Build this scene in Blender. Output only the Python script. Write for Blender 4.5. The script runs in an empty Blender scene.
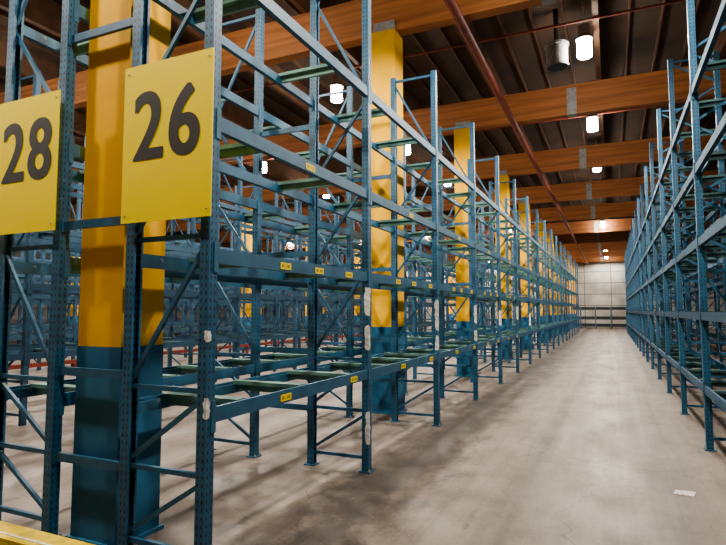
import bpy, math, random
from mathutils import Vector, Matrix
random.seed(4)
S = bpy.context.scene
COL = S.collection

# ---------------------------------------------------------------- materials
def mat(name, c1, c2=None, rough=0.5, metal=0.0, scale=6.0, bump=0.0, emit=None, es=0.0, lo=0.35, hi=0.65, stretch=None):
    m = bpy.data.materials.new(name); m.use_nodes = True
    nt = m.node_tree; b = nt.nodes['Principled BSDF']
    c2 = c2 or tuple(x*0.8 for x in c1)
    tc = nt.nodes.new('ShaderNodeTexCoord'); n = nt.nodes.new('ShaderNodeTexNoise')
    n.inputs['Scale'].default_value = scale; n.inputs['Detail'].default_value = 6
    if stretch:
        mp = nt.nodes.new('ShaderNodeMapping'); mp.inputs['Scale'].default_value = stretch
        nt.links.new(tc.outputs['Object'], mp.inputs[0]); nt.links.new(mp.outputs[0], n.inputs['Vector'])
    else:
        nt.links.new(tc.outputs['Object'], n.inputs['Vector'])
    r = nt.nodes.new('ShaderNodeValToRGB')
    r.color_ramp.elements[0].position = lo; r.color_ramp.elements[1].position = hi
    r.color_ramp.elements[0].color = (*c2, 1); r.color_ramp.elements[1].color = (*c1, 1)
    nt.links.new(n.outputs['Fac'], r.inputs[0]); nt.links.new(r.outputs[0], b.inputs['Base Color'])
    b.inputs['Roughness'].default_value = rough; b.inputs['Metallic'].default_value = metal
    if bump:
        bp = nt.nodes.new('ShaderNodeBump'); bp.inputs['Strength'].default_value = bump
        bp.inputs['Distance'].default_value = 0.01
        nt.links.new(n.outputs['Fac'], bp.inputs['Height']); nt.links.new(bp.outputs[0], b.inputs['Normal'])
    if emit:
        b.inputs['Emission Color'].default_value = (*emit, 1); b.inputs['Emission Strength'].default_value = es
    return m

def math_node(nt, op, a, b=None, v=None):
    n = nt.nodes.new('ShaderNodeMath'); n.operation = op
    if isinstance(a, (int, float)): n.inputs[0].default_value = a
    else: nt.links.new(a, n.inputs[0])
    if b is not None:
        if isinstance(b, (int, float)): n.inputs[1].default_value = b
        else: nt.links.new(b, n.inputs[1])
    return n.outputs[0]

BLUE = (0.030, 0.130, 0.235); BLUE2 = (0.020, 0.092, 0.172)
def scuff(m, scale=22, th=0.66, col=(0.24, 0.30, 0.35)):
    nt = m.node_tree; b = nt.nodes['Principled BSDF']; src = b.inputs['Base Color'].links[0].from_socket
    tc = [n for n in nt.nodes if n.type == 'TEX_COORD'][0]
    n = nt.nodes.new('ShaderNodeTexNoise'); n.inputs['Scale'].default_value = scale; n.inputs['Detail'].default_value = 8; n.inputs['Roughness'].default_value = 0.7
    nt.links.new(tc.outputs['Object'], n.inputs['Vector'])
    r = nt.nodes.new('ShaderNodeValToRGB'); r.color_ramp.elements[0].position = th; r.color_ramp.elements[1].position = th+0.04
    nt.links.new(n.outputs['Fac'], r.inputs[0])
    x = nt.nodes.new('ShaderNodeMix'); x.data_type = 'RGBA'; nt.links.new(r.outputs[0], x.inputs[0]); nt.links.new(src, x.inputs[6]); x.inputs[7].default_value = (*col, 1)
    nt.links.new(x.outputs[2], b.inputs['Base Color'])
M_blue = mat('blue_paint', BLUE, BLUE2, 0.5, 0, 9)
M_shadeblue = mat('shaded_blue_paint', (0.016, 0.068, 0.125), (0.010, 0.045, 0.085), 0.75, 0, 9)  # rack blue darkened: shade of the deeper rows put into the colour
M_beam = mat('beam_blue_paint', (0.033, 0.140, 0.240), (0.024, 0.10, 0.18), 0.55, 0, 5); scuff(M_beam, 14, 0.66)
M_beamdim = mat('beam_blue_dimmed_paint', (0.022, 0.085, 0.15), (0.017, 0.065, 0.12), 0.75, 0, 5)  # beam paint darkened on the right rack to offset strong lamp light
M_shadebeam = mat('shaded_beam_paint', (0.016, 0.066, 0.12), (0.012, 0.048, 0.09), 0.75, 0, 5)  # beam blue with the deep rows' shade painted in
M_green = mat('green_support_paint', (0.13, 0.28, 0.24), (0.08, 0.19, 0.175), 0.6, 0, 7)
M_shadegreen = mat('shaded_green_paint', (0.045, 0.11, 0.11), (0.03, 0.075, 0.085), 0.75, 0, 7)  # support green darkened for deep-row shade, also tones down the right rack
# slotted post
M_post = mat('slotted_blue_paint', BLUE, BLUE2, 0.5, 0, 9); scuff(M_post, 18, 0.66)
nt = M_post.node_tree; b = nt.nodes['Principled BSDF']
tc = [n for n in nt.nodes if n.type == 'TEX_COORD'][0]; rsrc = b.inputs['Base Color'].links[0].from_socket
sx = nt.nodes.new('ShaderNodeSeparateXYZ'); nt.links.new(tc.outputs['Object'], sx.inputs[0])
ax = math_node(nt, 'ABSOLUTE', sx.outputs[0]); ay = math_node(nt, 'ABSOLUTE', sx.outputs[1])
dx = math_node(nt, 'ABSOLUTE', math_node(nt, 'SUBTRACT', ax, 0.018)); dy = math_node(nt, 'ABSOLUTE', math_node(nt, 'SUBTRACT', ay, 0.02))
d = math_node(nt, 'DIVIDE', math_node(nt, 'MINIMUM', dx, dy), 0.0055)
fz = math_node(nt, 'SUBTRACT', math_node(nt, 'FRACT', math_node(nt, 'DIVIDE', sx.outputs[2], 0.05)), 0.5)
fz = math_node(nt, 'DIVIDE', fz, 0.25)
rr = math_node(nt, 'ADD', math_node(nt, 'MULTIPLY', d, d), math_node(nt, 'MULTIPLY', fz, fz))
msk = math_node(nt, 'LESS_THAN', rr, 1.0)
mx = nt.nodes.new('ShaderNodeMix'); mx.data_type = 'RGBA'
nt.links.new(msk, mx.inputs[0]); nt.links.new(rsrc, mx.inputs[6]); mx.inputs[7].default_value = (0.004, 0.008, 0.015, 1)
nt.links.new(mx.outputs[2], b.inputs['Base Color'])

M_yel = mat('yellow_column_paint', (0.95, 0.52, 0.015), (0.82, 0.43, 0.012), 0.8, 0, 2.0, 0.05); scuff(M_yel, 9, 0.68, (0.50, 0.30, 0.06))
M_colblue = mat('column_blue_paint', (0.04, 0.175, 0.32), (0.028, 0.135, 0.25), 0.75, 0, 3, 0.05); scuff(M_colblue, 9, 0.66, (0.12, 0.22, 0.30))
M_sign = mat('yellow_sign', (1.0, 0.80, 0.0), (1.0, 0.78, 0.0), 0.6, 0, 2)
M_ink = mat('dark_ink', (0.03, 0.028, 0.026), (0.025, 0.023, 0.021), 0.6, 0, 5)
M_rail = mat('yellow_rail_paint', (0.95, 0.70, 0.02), (0.6, 0.44, 0.03), 0.5, 0, 10)
M_lab = mat('yellow_label', (1.0, 0.76, 0.02), (0.9, 0.66, 0.02), 0.6, 0, 10)
M_paper = mat('white_paper', (0.85, 0.84, 0.80), (0.5, 0.49, 0.47), 0.8, 0, 30)
M_glulam = mat('glulam_wood', (0.55, 0.215, 0.070), (0.34, 0.125, 0.042), 0.7, 0, 2, 0.05, stretch=(0.25, 1, 7))
M_purlin = mat('purlin_wood', (0.20, 0.10, 0.052), (0.12, 0.06, 0.032), 0.85, 0, 3)
M_deck = mat('roof_deck', (0.115, 0.070, 0.045), (0.06, 0.037, 0.025), 0.9, 0, 0.8)
M_pipe = mat('red_pipe', (0.34, 0.085, 0.05), (0.22, 0.055, 0.035), 0.6, 0, 6)
M_galv = mat('galvanised_steel', (0.42, 0.41, 0.39), (0.3, 0.29, 0.28), 0.6, 0.1, 12)
M_drum = mat('grey_drum_metal', (0.30, 0.29, 0.27), (0.20, 0.19, 0.18), 0.6, 0.1, 8)
M_dark = mat('dark_metal', (0.03, 0.03, 0.035), (0.02, 0.02, 0.02), 0.6, 0.1, 12)
M_red = mat('red_paint', (0.26, 0.04, 0.025), (0.16, 0.03, 0.02), 0.7, 0, 8)
M_lamp = mat('lamp_glow', (1, 1, 1), (0.95, 0.95, 0.95), 0.4, 0, 5, emit=(1.0, 0.97, 0.90), es=50)
M_wallw = mat('white_wall_panel', (0.42, 0.41, 0.38), (0.26, 0.25, 0.23), 0.8, 0, 0.8)
M_walld = mat('grey_wall', (0.16, 0.15, 0.14), (0.10, 0.095, 0.09), 0.8, 0, 1)

# wall panel lines
nt = M_wallw.node_tree; b = nt.nodes['Principled BSDF']; rp = [n for n in nt.nodes if n.type == 'VALTORGB'][0]
tc = [n for n in nt.nodes if n.type == 'TEX_COORD'][0]
bk = nt.nodes.new('ShaderNodeTexBrick'); bk.offset = 0
bk.inputs['Scale'].default_value = 1; bk.inputs['Brick Width'].default_value = 2.4; bk.inputs['Row Height'].default_value = 1.1
bk.inputs['Mortar Size'].default_value = 0.04; bk.inputs['Mortar'].default_value = (0.12, 0.12, 0.13, 1)
mp = nt.nodes.new('ShaderNodeMapping'); mp.inputs['Rotation'].default_value = (math.radians(90), 0, 0)
nt.links.new(tc.outputs['Object'], mp.inputs[0]); nt.links.new(mp.outputs[0], bk.inputs['Vector'])
nt.links.new(rp.outputs[0], bk.inputs['Color1']); nt.links.new(rp.outputs[0], bk.inputs['Color2'])
nt.links.new(bk.outputs['Color'], b.inputs['Base Color'])

# concrete
def concrete():
    m = bpy.data.materials.new('worn_concrete'); m.use_nodes = True
    nt = m.node_tree; b = nt.nodes['Principled BSDF']; L = nt.links.new
    tc = nt.nodes.new('ShaderNodeTexCoord')
    def noise(scale, st=(1, 1, 1), det=8, ro=0.6):
        mp = nt.nodes.new('ShaderNodeMapping'); mp.inputs['Scale'].default_value = st
        n = nt.nodes.new('ShaderNodeTexNoise'); n.inputs['Scale'].default_value = scale
        n.inputs['Detail'].default_value = det; n.inputs['Roughness'].default_value = ro
        L(tc.outputs['Object'], mp.inputs[0]); L(mp.outputs[0], n.inputs['Vector']); return n.outputs['Fac']
    def ramp(src, a, b_, ca, cb):
        r = nt.nodes.new('ShaderNodeValToRGB'); r.color_ramp.elements[0].position = a; r.color_ramp.elements[1].position = b_
        r.color_ramp.elements[0].color = (*ca, 1); r.color_ramp.elements[1].color = (*cb, 1); L(src, r.inputs[0]); return r.outputs[0]
    def mul(a, b_, f=1.0):
        x = nt.nodes.new('ShaderNodeMix'); x.data_type = 'RGBA'; x.blend_type = 'MULTIPLY'; x.inputs[0].default_value = f
        L(a, x.inputs[6]); L(b_, x.inputs[7]); return x.outputs[2]
    base = ramp(noise(0.4, ro=0.6), 0.35, 0.65, (0.250, 0.205, 0.170), (0.295, 0.247, 0.208))
    tyre = ramp(noise(0.8, (2.2, 0.05, 1), 4, 0.5), 0.42, 0.58, (0.70, 0.69, 0.69), (1, 1, 1))
    streak = ramp(noise(1.0, (5.0, 0.15, 1), 10, 0.75), 0.38, 0.54, (0.80, 0.795, 0.79), (1, 1, 1))
    stain = ramp(noise(1.6, (1.1, 0.6, 1), 12, 0.8), 0.42, 0.48, (0.82, 0.81, 0.80), (1, 1, 1))
    fine = ramp(noise(6, (1, 0.6, 1), 12, 0.9), 0.40, 0.60, (0.76, 0.76, 0.755), (1, 1, 1))
    spot = ramp(noise(4, (1, 0.5, 1), 10, 0.75), 0.63, 0.66, (1, 1, 1), (0.58, 0.57, 0.56))
    # hairline cracks
    vo = nt.nodes.new('ShaderNodeTexVoronoi'); vo.feature = 'DISTANCE_TO_EDGE'; vo.inputs['Scale'].default_value = 0.42
    mp = nt.nodes.new('ShaderNodeMapping'); nz = nt.nodes.new('ShaderNodeTexNoise'); nz.inputs['Scale'].default_value = 1.4; nz.inputs['Detail'].default_value = 8
    L(tc.outputs['Object'], nz.inputs['Vector'])
    va = nt.nodes.new('ShaderNodeVectorMath'); va.operation = 'ADD'; L(tc.outputs['Object'], va.inputs[0]); L(nz.outputs['Color'], va.inputs[1]); L(va.outputs[0], vo.inputs['Vector'])
    crack = ramp(vo.outputs['Distance'], 0.002, 0.007, (0.62, 0.61, 0.60), (1, 1, 1))
    c = mul(mul(mul(mul(mul(mul(base, tyre), streak), stain), fine), spot), crack, 0.8)
    sx = nt.nodes.new('ShaderNodeSeparateXYZ'); L(tc.outputs['Object'], sx.inputs[0])
    e = math_node(nt, 'ABSOLUTE', math_node(nt, 'ADD', sx.outputs[0], 2.05))
    e = math_node(nt, 'ADD', e, math_node(nt, 'MULTIPLY', noise(2.4, (1, 0.7, 1), 12, 0.8), 2.8))
    wear = ramp(math_node(nt, 'DIVIDE', e, 3.0), 0.50, 0.66, (0.28, 0.27, 0.265), (1, 1, 1))
    c = mul(c, wear, 0.9)
    L(c, b.inputs['Base Color'])
    rg = ramp(noise(2.2, (1, 0.4, 1)), 0.35, 0.65, (0.45,)*3, (0.62,)*3); L(rg, b.inputs['Roughness'])
    bp = nt.nodes.new('ShaderNodeBump'); bp.inputs['Strength'].default_value = 0.2; bp.inputs['Distance'].default_value = 0.01
    L(noise(18, det=10, ro=0.8), bp.inputs['Height']); L(bp.outputs[0], b.inputs['Normal'])
    return m
M_floor = concrete()

# ---------------------------------------------------------------- mesh builder
class MB:
    def __init__(s): s.v = []; s.f = []; s.m = []; s.mats = []
    def mi(s, m):
        if m not in s.mats: s.mats.append(m)
        return s.mats.index(m)
    def box(s, x0, x1, y0, y1, z0, z1, m):
        i = len(s.v); k = s.mi(m)
        s.v += [(x0,y0,z0),(x1,y0,z0),(x1,y1,z0),(x0,y1,z0),(x0,y0,z1),(x1,y0,z1),(x1,y1,z1),(x0,y1,z1)]
        for q in ((0,3,2,1),(4,5,6,7),(0,1,5,4),(1,2,6,5),(2,3,7,6),(3,0,4,7)):
            s.f.append(tuple(i+a for a in q)); s.m.append(k)
    def bar(s, p, q, w, h, m, up=(0, 1, 0)):
        p = Vector(p); q = Vector(q); d = (q-p).normalized(); u = Vector(up)
        a = d.cross(u).normalized()*w/2; c = a.cross(d).normalized()*h/2
        i = len(s.v); k = s.mi(m)
        for o in (p, q):
            for (sa, sc) in ((-1,-1),(1,-1),(1,1),(-1,1)): s.v.append(tuple(o+a*sa+c*sc))
        for f in ((0,1,2,3),(7,6,5,4),(0,4,5,1),(1,5,6,2),(2,6,7,3),(3,7,4,0)):
            s.f.append(tuple(i+t for t in f)); s.m.append(k)
    def cyl(s, p, q, r0, m, r1=None, n=16):
        r1 = r0 if r1 is None else r1
        p = Vector(p); q = Vector(q); d = (q-p).normalized()
        u = Vector((1, 0, 0)) if abs(d.x) < 0.9 else Vector((0, 1, 0))
        a = d.cross(u).normalized(); c = d.cross(a)
        i = len(s.v); k = s.mi(m)
        for o, r in ((p, r0), (q, r1)):
            for j in range(n):
                t = 2*math.pi*j/n; s.v.append(tuple(o+a*(r*math.cos(t))+c*(r*math.sin(t))))
        for j in range(n):
            s.f.append((i+j, i+(j+1) % n, i+n+(j+1) % n, i+n+j)); s.m.append(k)
        s.f.append(tuple(i+j for j in reversed(range(n)))); s.m.append(k)
        s.f.append(tuple(i+n+j for j in range(n))); s.m.append(k)
    def mesh(s, name):
        me = bpy.data.meshes.new(name); me.from_pydata(s.v, [], s.f)
        for m in s.mats: me.materials.append(m)
        me.polygons.foreach_set('material_index', s.m); me.update()
        import bmesh
        bm = bmesh.new(); bm.from_mesh(me); bmesh.ops.recalc_face_normals(bm, faces=bm.faces); bm.to_mesh(me); bm.free()
        return me
def obj(name, me, loc=(0, 0, 0), rz=0, parent=None, **kw):
    o = bpy.data.objects.new(name, me); o.location = loc; o.rotation_euler[2] = rz
    if parent: o.parent = parent
    COL.objects.link(o)
    for k, v in kw.items(): o[k] = v
    return o

# ---------------------------------------------------------------- setting
YB, YN, XL, XR, ZC = 58.0, -7.0, -30.0, 9.0, 7.75
def slab(name, x0, x1, y0, y1, z0, z1, m, label):
    a = MB(); a.box(x0, x1, y0, y1, z0, z1, m)
    return obj(name, a.mesh(name), kind='structure', label=label, category=name.split('_')[0])
slab('floor', XL, XR, YN, YB, -0.2, 0, M_floor, 'worn grey-brown concrete warehouse floor with dark stains')
slab('ceiling', XL, XR, YN, YB, ZC, ZC+0.2, M_deck, 'dark timber roof deck above the beams')
slab('wall_back', XL, XR, YB, YB+0.2, 0, ZC, M_wallw, 'off-white panelled end wall of the warehouse')
slab('wall_front', XL, XR, YN-0.2, YN, 0, ZC, M_walld, 'plain grey warehouse wall')
slab('wall_left', XL-0.2, XL, YN, YB, 0, ZC, M_walld, 'plain grey warehouse side wall')
slab('wall_right', XR, XR+0.2, YN, YB, 0, ZC, M_walld, 'plain grey warehouse side wall')

# ---------------------------------------------------------------- roof beams, purlins
BZ0, BZ1 = 6.42, 7.15
CY = [3.05 + 5.45*i for i in range(-1, 11)]
bm_ = MB(); bm_.box(XL+0.01-(-0), XR-0.01, -0.11, 0.11, BZ0, BZ1, M_glulam)
beam_me = bm_.mesh('roof_beam')
pl = MB()
for xx in (-0.74, -11.6, -22.5):
    pl.box(xx-0.11, xx+0.11, -0.120, 0.120, BZ0-0.012, BZ1-0.08, M_galv)
    for zz in (BZ0+0.12, BZ0+0.32, BZ0+0.52):
        for q in (-0.06, 0.06): pl.cyl((xx+q, -0.13, zz), (xx+q, 0.13, zz), 0.012, M_drum, n=6)
pl_me = pl.mesh('connector_plate')
for y in CY:
    o = obj('roof_beam', beam_me, (0, y, 0), label='large orange-brown laminated timber roof beam spanning the aisles', category='roof beam', group='laminated roof beams')
    obj('connector_plate', pl_me, parent=o, label='grey steel splice plates with bolts')
x = XL+0.6; i = 0
p1 = MB(); p1.box(-0.05, 0.05, YN+0.01, YB-0.01, BZ1, ZC, M_purlin); pm1 = p1.mesh('roof_purlin')
p2 = MB(); p2.box(-0.02, 0.02, YN+0.01, YB-0.01, ZC-0.10, ZC, M_purlin); pm2 = p2.mesh('roof_joist')
while x < XR:
    if i % 4 == 0: obj('roof_purlin', pm1, (x, 0, 0), label='dark brown deep timber purlin under the roof deck', category='roof purlin', group='roof purlins')
    else: obj('roof_joist', pm2, (x, 0, 0), label='thin dark brown timber joist under the roof deck', category='roof joist', group='roof joists')
    x += 0.61; i += 1

# ---------------------------------------------------------------- columns
c_ = MB(); h = 0.2
c_.box(-0.22, 0.22, -h, h, 1.4, BZ0, M_yel); yel_me = c_.mesh('column_shaft')
c_ = MB(); c_.box(-0.225, 0.225, -h-0.004, h+0.004, 0, 1.4, M_colblue)
c_.box(-0.25, 0.25, -h-0.03, h+0.03, 0, 0.03, M_colblue); cb_me = c_.mesh('column_base')
c_ = MB()
for q in (-0.125, 0.112): c_.box(-0.20, 0.20, q, q+0.012, BZ0, BZ0+0.2, M_galv)
cc_me = c_.mesh('beam_seat')
for xi in range(3):
    for y in CY:
        x = -3.42 - 10.9*xi
        if xi == 2: x = -3.42-5.45*4
        o = obj('building_column', None, (x, y, 0), label='square column painted yellow above a blue base, between racks', category='column', group='yellow and blue columns')
        obj('column_shaft', yel_me, parent=o, label='yellow painted shaft'); obj('column_base', cb_me, parent=o, label='blue painted lower section')
        obj('beam_seat', cc_me, parent=o, label='grey steel beam saddle')
# ---------------------------------------------------------------- racks
D = 0.73; PITCH = 2.5; Y0 = 2.78; NB = 17
def post_mesh(top):
    a = MB(); t = 0.004
    a.box(0.04-t, 0.04, -0.04, 0.04, 0, top, M_post)
    a.box(-0.032, 0.04-t, -0.04, -0.04+t, 0, top, M_post); a.box(-0.032, 0.04-t, 0.04-t, 0.04, 0, top, M_post)
    a.box(-0.036, -0.032, -0.04, -0.02, 0, top, M_post); a.box(-0.036, -0.032, 0.02, 0.04, 0, top, M_post)
    a.box(-0.06, 0.065, -0.065, 0.065, 0, 0.012, M_blue)
    for q in (-0.053, 0.053): a.cyl((0.052, q, 0.01), (0.052, q, 0.035), 0.009, M_galv, n=6)
    return a.mesh('upright_post')
def brace_zs(top):
    zs = [0.14, 0.62, 1.15, 2.15]
    while zs[-1]+0.75 < top-0.1: zs.append(zs[-1]+0.92)
    zs[-1] = top-0.06 if top-zs[-1] < 0.6 else zs[-1]
    if zs[-1] < top-0.1: zs.append(top-0.06)
    return zs
def add_brace(a, top, ox=0, oy=0, s=1, m=None):
    m = m or M_blue
    xf, xr = ox-s*0.045, ox-s*(D-0.045); zs = brace_zs(top)
    if top > 5.5: zs = zs[:4]+[z for q in range(4, len(zs)) for z in ((zs[q-1]+zs[q])/2, zs[q])]
    for i, z in enumerate(zs):
        if i in (0, 1, 2, 3, len(zs)-1): a.bar((xf, oy, z), (xr, oy, z), 0.032, 0.03, m)
    for i in range(len(zs)-1):
        z0, z1 = zs[i]+0.04, zs[i+1]-0.04
        if i < 4 or i % 2 == 0: a.bar((xr, oy, z0), (xf, oy, z1), 0.030, 0.025, m)
        else: a.bar((xf, oy, z0), (xr, oy, z1), 0.030, 0.025, m)
def add_beam(a, ox, oy, z, s=1, m=None):
    m = m or M_beam
    L = PITCH
    x0, x1 = sorted((ox-s*0.048, ox-s*0.002)); 
    a.box(x0, x1, oy+0.041, oy+L-0.041, z-0.050, z+0.025, m)
    x0, x1 = sorted((ox-s*0.026, ox-s*0.002)); a.box(x0, x1, oy+0.041, oy+L-0.041, z+0.025, z+0.048, m)
    x0, x1 = sorted((ox, ox+s*0.006))
    a.box(x0, x1, oy+0.003, oy+0.046, z-0.11, z+0.09, m); a.box(x0, x1, oy+L-0.046, oy+L-0.003, z-0.11, z+0.09, m)
    x0, x1 = sorted((ox-s*0.04, ox+s*0.006))
    a.box(x0, x1, oy+0.041, oy+0.047, z-0.11, z+0.09, m); a.box(x0, x1, oy+L-0.047, oy+L-0.041, z-0.11, z+0.09, m)
def add_support(a, ox, oy, z, s=1, m=None):
    m = m or M_green
    x0, x1 = sorted((ox-s*0.03, ox-s*(D-0.03)))
    a.box(x0, x1, oy-0.05, oy+0.05, z+0.025, z+0.055, m)
    a.box(x0, x1, oy-0.012, oy+0.012, z-0.03, z+0.025, m)
SUP = (0.62, 1.88)
def add_label(yo):
    a = MB()
    a.box(-0.001, 0.001, yo-0.075, yo+0.075, -0.035, 0.018, M_lab)
    for q, w in ((-0.045, 0.014), (-0.02, 0.006), (0.012, 0.008), (0.04, 0.014)):
        a.box(0.001, 0.002, yo+q-w/2, yo+q+w/2, -0.02, 0.004, M_ink)
    return a.mesh('beam_label')
lab_me = add_label(0)
b_ = MB(); add_beam(b_, 0, 0, 0); beamA = b_.mesh('load_beam')
b_ = MB(); add_support(b_, 0, 0, 0); supA = b_.mesh('pallet_support')
b_ = MB(); add_beam(b_, 0, 0, 0, 1, M_beamdim); beamB = b_.mesh('load_beam')
b_ = MB(); add_support(b_, 0, 0, 0, 1, M_shadegreen); supB = b_.mesh('pallet_support')
def patch_mesh(h, seed, wd=1.0):
    r = random.Random(seed); a = MB(); k = a.mi(M_paper); n = 9
    prev = None
    for j in range(n):
        z = -h/2+h*j/(n-1)
        e1 = 0.034*r.uniform(0.5, 0.9)*wd; e2 = 0.034*r.uniform(0.5, 0.8)*wd
        if j in (0, n-1): e1 *= 0.6; e2 *= 0.6
        i = len(a.v)
        a.v += [(0.0425, -0.0425+2*e1, z+r.uniform(-.005, .005)), (0.0425, -0.0425, z), (0.0425-2*e2, -0.0425, z+r.uniform(-.005, .005))]
        if prev is not None:
            a.f += [(prev, i, i+1, prev+1), (prev+1, i+1, i+2, prev+2)]; a.m += [k, k]
        prev = i
    return a.mesh('paper_sticker')
def rack(xface, s, levels, top, label, detail=12, labels=False, dim=False):
    R = math.pi if s < 0 else 0
    nb = NB
    if detail == 0:
        a = MB()
        for k in range(nb+1):
            y = PITCH*k
            for px in (-s*0.04, -s*(D-0.04)): a.box(px-0.036, px+0.036, y-0.038, y+0.038, 0, top, M_shadeblue)
            add_brace(a, top, 0, y, s, M_shadeblue)
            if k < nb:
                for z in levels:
                    add_beam(a, 0, y, z, s, M_shadebeam); add_beam(a, -s*D, y, z, -s, M_shadebeam)
                    for q in SUP: add_support(a, 0, y+q, z, s, M_shadegreen)
        return obj('pallet_rack', a.mesh('pallet_rack'), (xface, Y0, 0), label=label, category='pallet rack', group='blue pallet rack rows')
    e = obj('pallet_rack', None, (xface, Y0, 0), label=label, category='pallet rack', group='blue pallet rack rows')
    beam1, sup1 = (beamB, supB) if dim else (beamA, supA)
    pm = post_mesh(top); a = MB(); add_brace(a, top); brm = a.mesh('frame_bracing')
    posts = []
    for k in range(nb+1):
        y = PITCH*k
        posts.append(obj('upright_post', pm, (-s*0.04, y, 0), R, e)); obj('upright_post', pm, (-s*(D-0.04), y, 0), R+math.pi, e)
        obj('frame_bracing', brm, (0, y, 0), R, e)
    for k in range(detail):
        y = PITCH*k
        for li, z in enumerate(levels):
            yy = y+(PITCH if s < 0 else 0)
            fb = obj('load_beam', beam1, (0, yy, z), R, e)
            yy = y+(PITCH if s > 0 else 0)
            obj('load_beam', beam1, (-s*D, yy, z), R+math.pi, e)
            for q in (SUP if (li > 0 or k > 1 or dim) else (0.4, 1.25, 2.05)): obj('pallet_support', sup1, (0, y+q+random.uniform(-.1, .1), z), R, e, label='pale green steel support bar')
            if labels and k < 5 and li < 3:
                for q in ((0.95, 2.2), (0.8, 1.35, 2.05), (1.3,))[li]:
                    q += random.uniform(-0.1, 0.1)
                    obj('beam_label', lab_me, (0.0, q, 0), 0, fb, label='small yellow location label with black characters')
    a = MB(); c = MB()
    for k in range(detail, nb):
        y = PITCH*k
        for z in levels:
            mm = M_beamdim if dim else M_beam
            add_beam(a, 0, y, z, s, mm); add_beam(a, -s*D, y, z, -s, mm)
            for q in SUP: add_support(c, 0, y+q, z, s, M_shadegreen if dim else M_green)
    obj('load_beam', a.mesh('load_beam_far'), parent=e, kind='stuff'); obj('pallet_support', c.mesh('pallet_support_far'), parent=e, kind='stuff', label='pale green steel support bars')
    return e, posts
LV = [1.0, 2.02, 2.9, 4.02]
TOP = 5.3
XF = -2.325
r26, p26 = rack(XF, 1, LV, TOP, 'long empty blue pallet rack beside the open aisle, 26 sign', 12, True)
r28, p28 = rack(-4.47, -1, LV, TOP, 'long empty blue pallet rack back to back, 28 sign', 12, False)
LVR = [0.72, 1.6, 2.5, 3.4, 4.4]
rR, pR = rack(0.98, -1, LVR, 5.9, 'tall empty blue pallet rack across the open aisle', 9, False, True)
rack(3.75, 1, LVR, 5.9, 'tall blue steel pallet rack standing behind another rack', 0)
for n in range(1, 5):
    o = -5.45*n
    rack(-2.36+o, 1, LV, TOP, 'long blue empty pallet rack in the deeper warehouse rows', 0)
    rack(-4.47+o, -1, LV, TOP, 'long blue empty pallet rack in the deeper warehouse rows', 0)
a = MB(); xa, xb = XF-D-0.005, -4.47+D+0.005; a.bar((xa-0, 0, 0), (xb, 0, 0), 0.06, 0.03, M_blue)
for q, s_ in ((xa, -1), (xb, 1)): a.box(min(q, q+s_*0.006), max(q, q+s_*0.006), -0.035, 0.035, -0.05, 0.05, M_blue)
sm = a.mesh('row_spacer')
for k in range(6):
    for z in (0.60, 1.22, 2.3, 3.75):
        obj('row_spacer', sm, (0, Y0+PITCH*k, z), label='short blue steel spacer bar joining back to back racks', category='spacer bar', group='row spacer bars')
# torn stickers on posts
for k, z, hh, wd in ((0, 1.05, 0.13, 0.6), (0, 1.5, 0.07, 0.6), (1, 1.78, 0.34, 1), (1, 1.38, 0.26, 1), (1, 0.45, 0.34, 0.8), (2, 1.60, 0.45, 1), (2, 1.15, 0.3, 1), (3, 1.6, 0.35, 1), (3, 1.2, 0.2, 1), (4, 1.5, 0.35, 1), (5, 1.6, 0.35, 1), (6, 1.4, 0.4, 1)):
    o = obj('paper_sticker', patch_mesh(hh, k*7+int(z*10), wd), (0, 0, z), 0, p26[k], label='torn white paper sticker')

# ---------------------------------------------------------------- signs
def sign(text, xc, w, z0, z1, label, tx=0):
    e = obj('aisle_sign', None, (xc, Y0-0.075, z0), label=label, category='sign', group='yellow aisle number signs')
    a = MB(); a.box(-w/2, w/2, -0.004, 0.004, 0, z1-z0, M_sign)
    obj('sign_panel', a.mesh('sign_panel'), parent=e, label='yellow sheet panel')
    cu = bpy.data.curves.new('t', 'FONT'); cu.body = text; cu.size = 1; cu.space_character = 1.12; cu.fill_mode = 'FRONT'
    to = bpy.data.objects.new('t', cu); COL.objects.link(to)
    dg = bpy.context.evaluated_depsgraph_get(); dg.update()
    me = bpy.data.meshes.new_from_object(to.evaluated_get(dg)); bpy.data.objects.remove(to)
    vs = [v.co.copy() for v in me.vertices]; fs = [tuple(p.vertices) for p in me.polygons]
    V = []; F = []; r = 0.026
    for j in range(24):
        t = 2*math.pi*j/24
        ct, st = math.cos(t), math.sin(t)
        ct = math.copysign(abs(ct)**0.6, ct); st = math.copysign(abs(st)**0.6, st)
        base = len(V)
        V += [(v.x+r*ct*1.15, v.y+r*st*0.5, 0) for v in vs]; F += [tuple(base+i for i in f) for f in fs]
    base = len(V); V += [(v.x, v.y, 0) for v in vs]; F += [tuple(base+i for i in f) for f in fs]
    me = bpy.data.meshes.new('sign_number')
    xs = [v[0] for v in V]; ys = [v[1] for v in V]
    W, H = 0.585, 0.485
    sx = W/(max(xs)-min(xs)); sy = H/(max(ys)-min(ys)); cx = (max(xs)+min(xs))/2; cy = (max(ys)+min(ys))/2
    nV = len(vs)
    V = [((X-cx)*sx+tx, -0.0052-0.00004*(i//nV), (Yv-cy)*sy+(z1-z0)*0.60) for i, (X, Yv, Z) in enumerate(V)]
    me.from_pydata(V, [], F)
    me.materials.append(M_ink)
    obj('sign_number', me, parent=e, label='dark grey number '+text)
    for q in (-w/2+0.035, w/2-0.035):
        for zz in (0.05, (z1-z0)-0.05):
            a = MB(); a.cyl((q, -0.009, zz), (q, 0.03, zz), 0.007, M_galv, n=8)
            obj('sign_bolt', a.mesh('sign_bolt'), parent=e)
sign('26', -2.68, 0.78, 2.26, 3.36, 'yellow rectangular sign reading 26 bolted to rack end frame')
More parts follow.
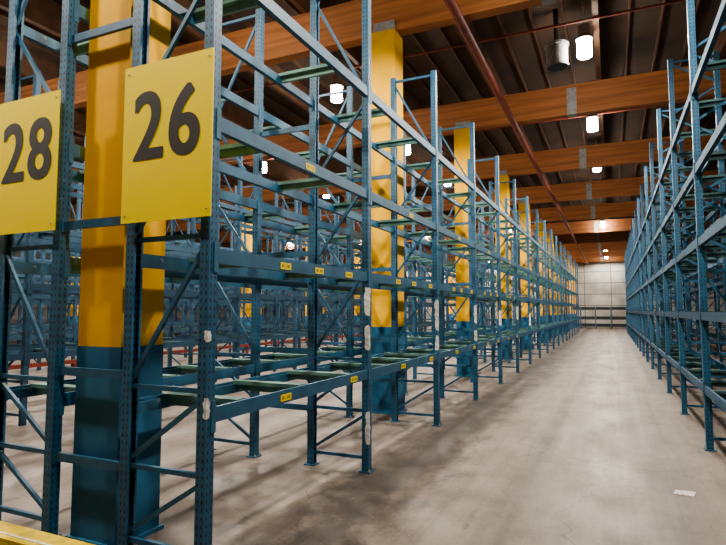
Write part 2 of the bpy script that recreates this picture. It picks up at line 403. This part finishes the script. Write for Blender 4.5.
sign('28', -4.13, 0.76, 2.26, 3.33, 'yellow rectangular sign reading 28 bolted to rack end frame', 0.025)

# ---------------------------------------------------------------- guard rail in front of end frames
a = MB(); a.box(-4.7, -2.50, 2.06, 2.22, 0.25, 0.37, M_rail); gr = obj('guard_rail', None, (0, 0, 0), label='low yellow steel guard rail protecting the rack ends', category='guard rail')
obj('rail', a.mesh('rail'), parent=gr)
a = MB(); a.box(-4.69, -2.51, 2.10, 2.115, 0.37, 0.373, M_paper); obj('rail_tape', a.mesh('rail_tape'), parent=gr, label='white tape strip')
for xx in (-4.4, -3.6, -2.6):
    a = MB(); a.box(xx-0.05, xx+0.05, 2.09, 2.19, 0.012, 0.25, M_rail); a.box(xx-0.1, xx+0.1, 2.04, 2.24, 0, 0.012, M_rail)
    obj('rail_post', a.mesh('rail_post'), parent=gr)

# red rail further in
e = obj('guard_rail', None, (-12.95, 5.0, 0), label='low red steel guard rail along a deeper rack row', category='guard rail')
a = MB(); a.box(-0.05, 0.05, 0, 26, 0.28, 0.38, M_red); obj('rail', a.mesh('rail'), parent=e)
a = MB(); a.box(-0.04, 0.04, 0, 0.1, 0, 0.28, M_red); me = a.mesh('rail_post')
for k in range(11): obj('rail_post', me, (0, k*2.5, 0), 0, e)

# ---------------------------------------------------------------- lamps
a = MB(); a.box(-0.10, 0.10, -0.08, 0.08, 0.24, 0.42, M_drum); a.cyl((0, 0, 0.16), (0, 0, 0.24), 0.15, M_drum, 0.10, n=16)
a.cyl((0, 0, 0.14), (0, 0, 0.16), 0.16, M_drum, n=16); hous = a.mesh('lamp_housing')
a = MB(); a.cyl((0, 0, -0.18), (0, 0, 0.14), 0.140, M_lamp, 0.130, n=20); a.cyl((0, 0, -0.20), (0, 0, -0.18), 0.13, M_lamp, 0.140, n=20); refr = a.mesh('lamp_refractor')
LZ = 6.82
a = MB()
for q in (-0.05, 0.05): a.cyl((q, 0, 0.42), (q*0.3, 0, ZC-LZ), 0.008, M_galv, n=6)
rod = a.mesh('hanging_cable')
ld = bpy.data.lights.new('lamp_light', 'SPOT'); ld.energy = 440; ld.color = (1.0, 0.90, 0.77); ld.shadow_soft_size = 0.12
ld.spot_size = math.radians(172); ld.spot_blend = 0.3
for n in range(5):
    for k in range(-2, 10):
        y = 11.2+4.8*k
        if k >= 5: y = 35.2+7.0*(k-5)
        if y > YB-1: continue
        o = obj('high_bay_lamp', None, (-0.34-5.45*n, y, LZ), label='glowing industrial high bay lamp hanging on cables from roof', category='ceiling lamp', group='high bay lamps')
        obj('lamp_housing', hous, parent=o); obj('lamp_refractor', refr, parent=o, label='glowing white refractor'); obj('hanging_cable', rod, parent=o)
        l = bpy.data.objects.new('lamp_light', ld); l.parent = o; l.location = (0, 0, -0.36); COL.objects.link(l)
# ventilator drum
e = obj('roof_ventilator', None, (-0.86, 11.3, 6.55), label='grey metal drum ventilator hanging below the roof', category='ventilator')
a = MB(); a.cyl((0, 0, 0), (0, 0, 0.45), 0.21, M_drum, n=24); a.cyl((0, 0, 0.41), (0, 0, 0.46), 0.235, M_drum, n=24); a.cyl((0, 0, -0.01), (0, 0, 0.04), 0.225, M_drum, n=24)
a.cyl((0, 0, -0.016), (0, 0, -0.01), 0.19, M_dark, n=24)
obj('drum', a.mesh('drum'), parent=e)
a = MB(); a.cyl((0, 0, 0.46), (0, 0, ZC-6.55), 0.05, M_dark, n=10); obj('drop_pipe', a.mesh('drop_pipe'), parent=e)
# sprinkler pipes
a = MB(); a.cyl((-2.08, YN+0.05, 6.30), (-2.08, YB-0.05, 6.30), 0.075, M_pipe, n=14)
o = obj('sprinkler_pipe', a.mesh('sprinkler_pipe'), label='long rusty red sprinkler main pipe under the roof beams', category='pipe')
a = MB(); a.bar((0, 0, 6.21), (0, 0, BZ0), 0.02, 0.17, M_dark); me = a.mesh('pipe_hanger')
for y in CY: obj('pipe_hanger', me, (-2.08, y, 0), 0, o)
a = MB(); a.cyl((XL+0.1, 0, BZ1-0.024), (XR-0.1, 0, BZ1-0.024), 0.025, M_pipe, n=8); sp = a.mesh('sprinkler_branch')
for y in [5.3+5.45*k for k in range(9)]:
    obj('sprinkler_branch', sp, (0, y, 0), label='thin red sprinkler branch pipe between roof beams', category='pipe', group='sprinkler branch pipes')

# ---------------------------------------------------------------- paper on floor, end barrier
a = MB(); k = a.mi(M_paper)
for p in ((-0.09, -0.06, 0.004), (0.07, -0.08, 0.004), (0.10, 0.05, 0.012), (-0.06, 0.07, 0.004), (0, 0, 0.006)): a.v.append(p)
for f in ((0, 1, 4), (1, 2, 4), (2, 3, 4), (3, 0, 4)): a.f.append(f); a.m.append(k)
obj('paper_sheet', a.mesh('paper_sheet'), (0.55, 5.86, 0), label='scrap of white paper lying on the concrete floor', category='paper')
e = obj('end_barrier', None, (-0.6, 55.5, 0), label='dark blue steel barrier in front of the end wall', category='barrier')
for z in (0.35, 1.0, 1.9):
    a = MB(); a.box(-3.4, 3.2, -0.04, 0.04, z-0.14, z+0.14, M_dark)
    obj('rail', a.mesh('rail'), parent=e)
for q in range(6):
    a = MB(); a.box(-3.4+q*1.3-0.05, -3.4+q*1.3+0.05, -0.05, 0.05, 0, 2.0, M_blue); obj('barrier_post', a.mesh('barrier_post'), parent=e)

# ---------------------------------------------------------------- world, camera
w = bpy.data.worlds.new('World'); S.world = w; w.use_nodes = True
w.node_tree.nodes['Background'].inputs[0].default_value = (0.5, 0.45, 0.4, 1); w.node_tree.nodes['Background'].inputs[1].default_value = 0.03
cd = bpy.data.cameras.new('camera'); cam = bpy.data.objects.new('camera', cd); COL.objects.link(cam)
cd.sensor_width = 36; cd.lens = 545/726*36; cd.clip_end = 200
cam.location = (0, 0, 1.66)
cam.rotation_euler = (math.radians(90+4.04), 0, math.radians(24.5))
S.camera = cam
S.view_settings.view_transform = 'AgX'
S.view_settings.look = 'AgX - Medium High Contrast'
S.view_settings.exposure = 0.7
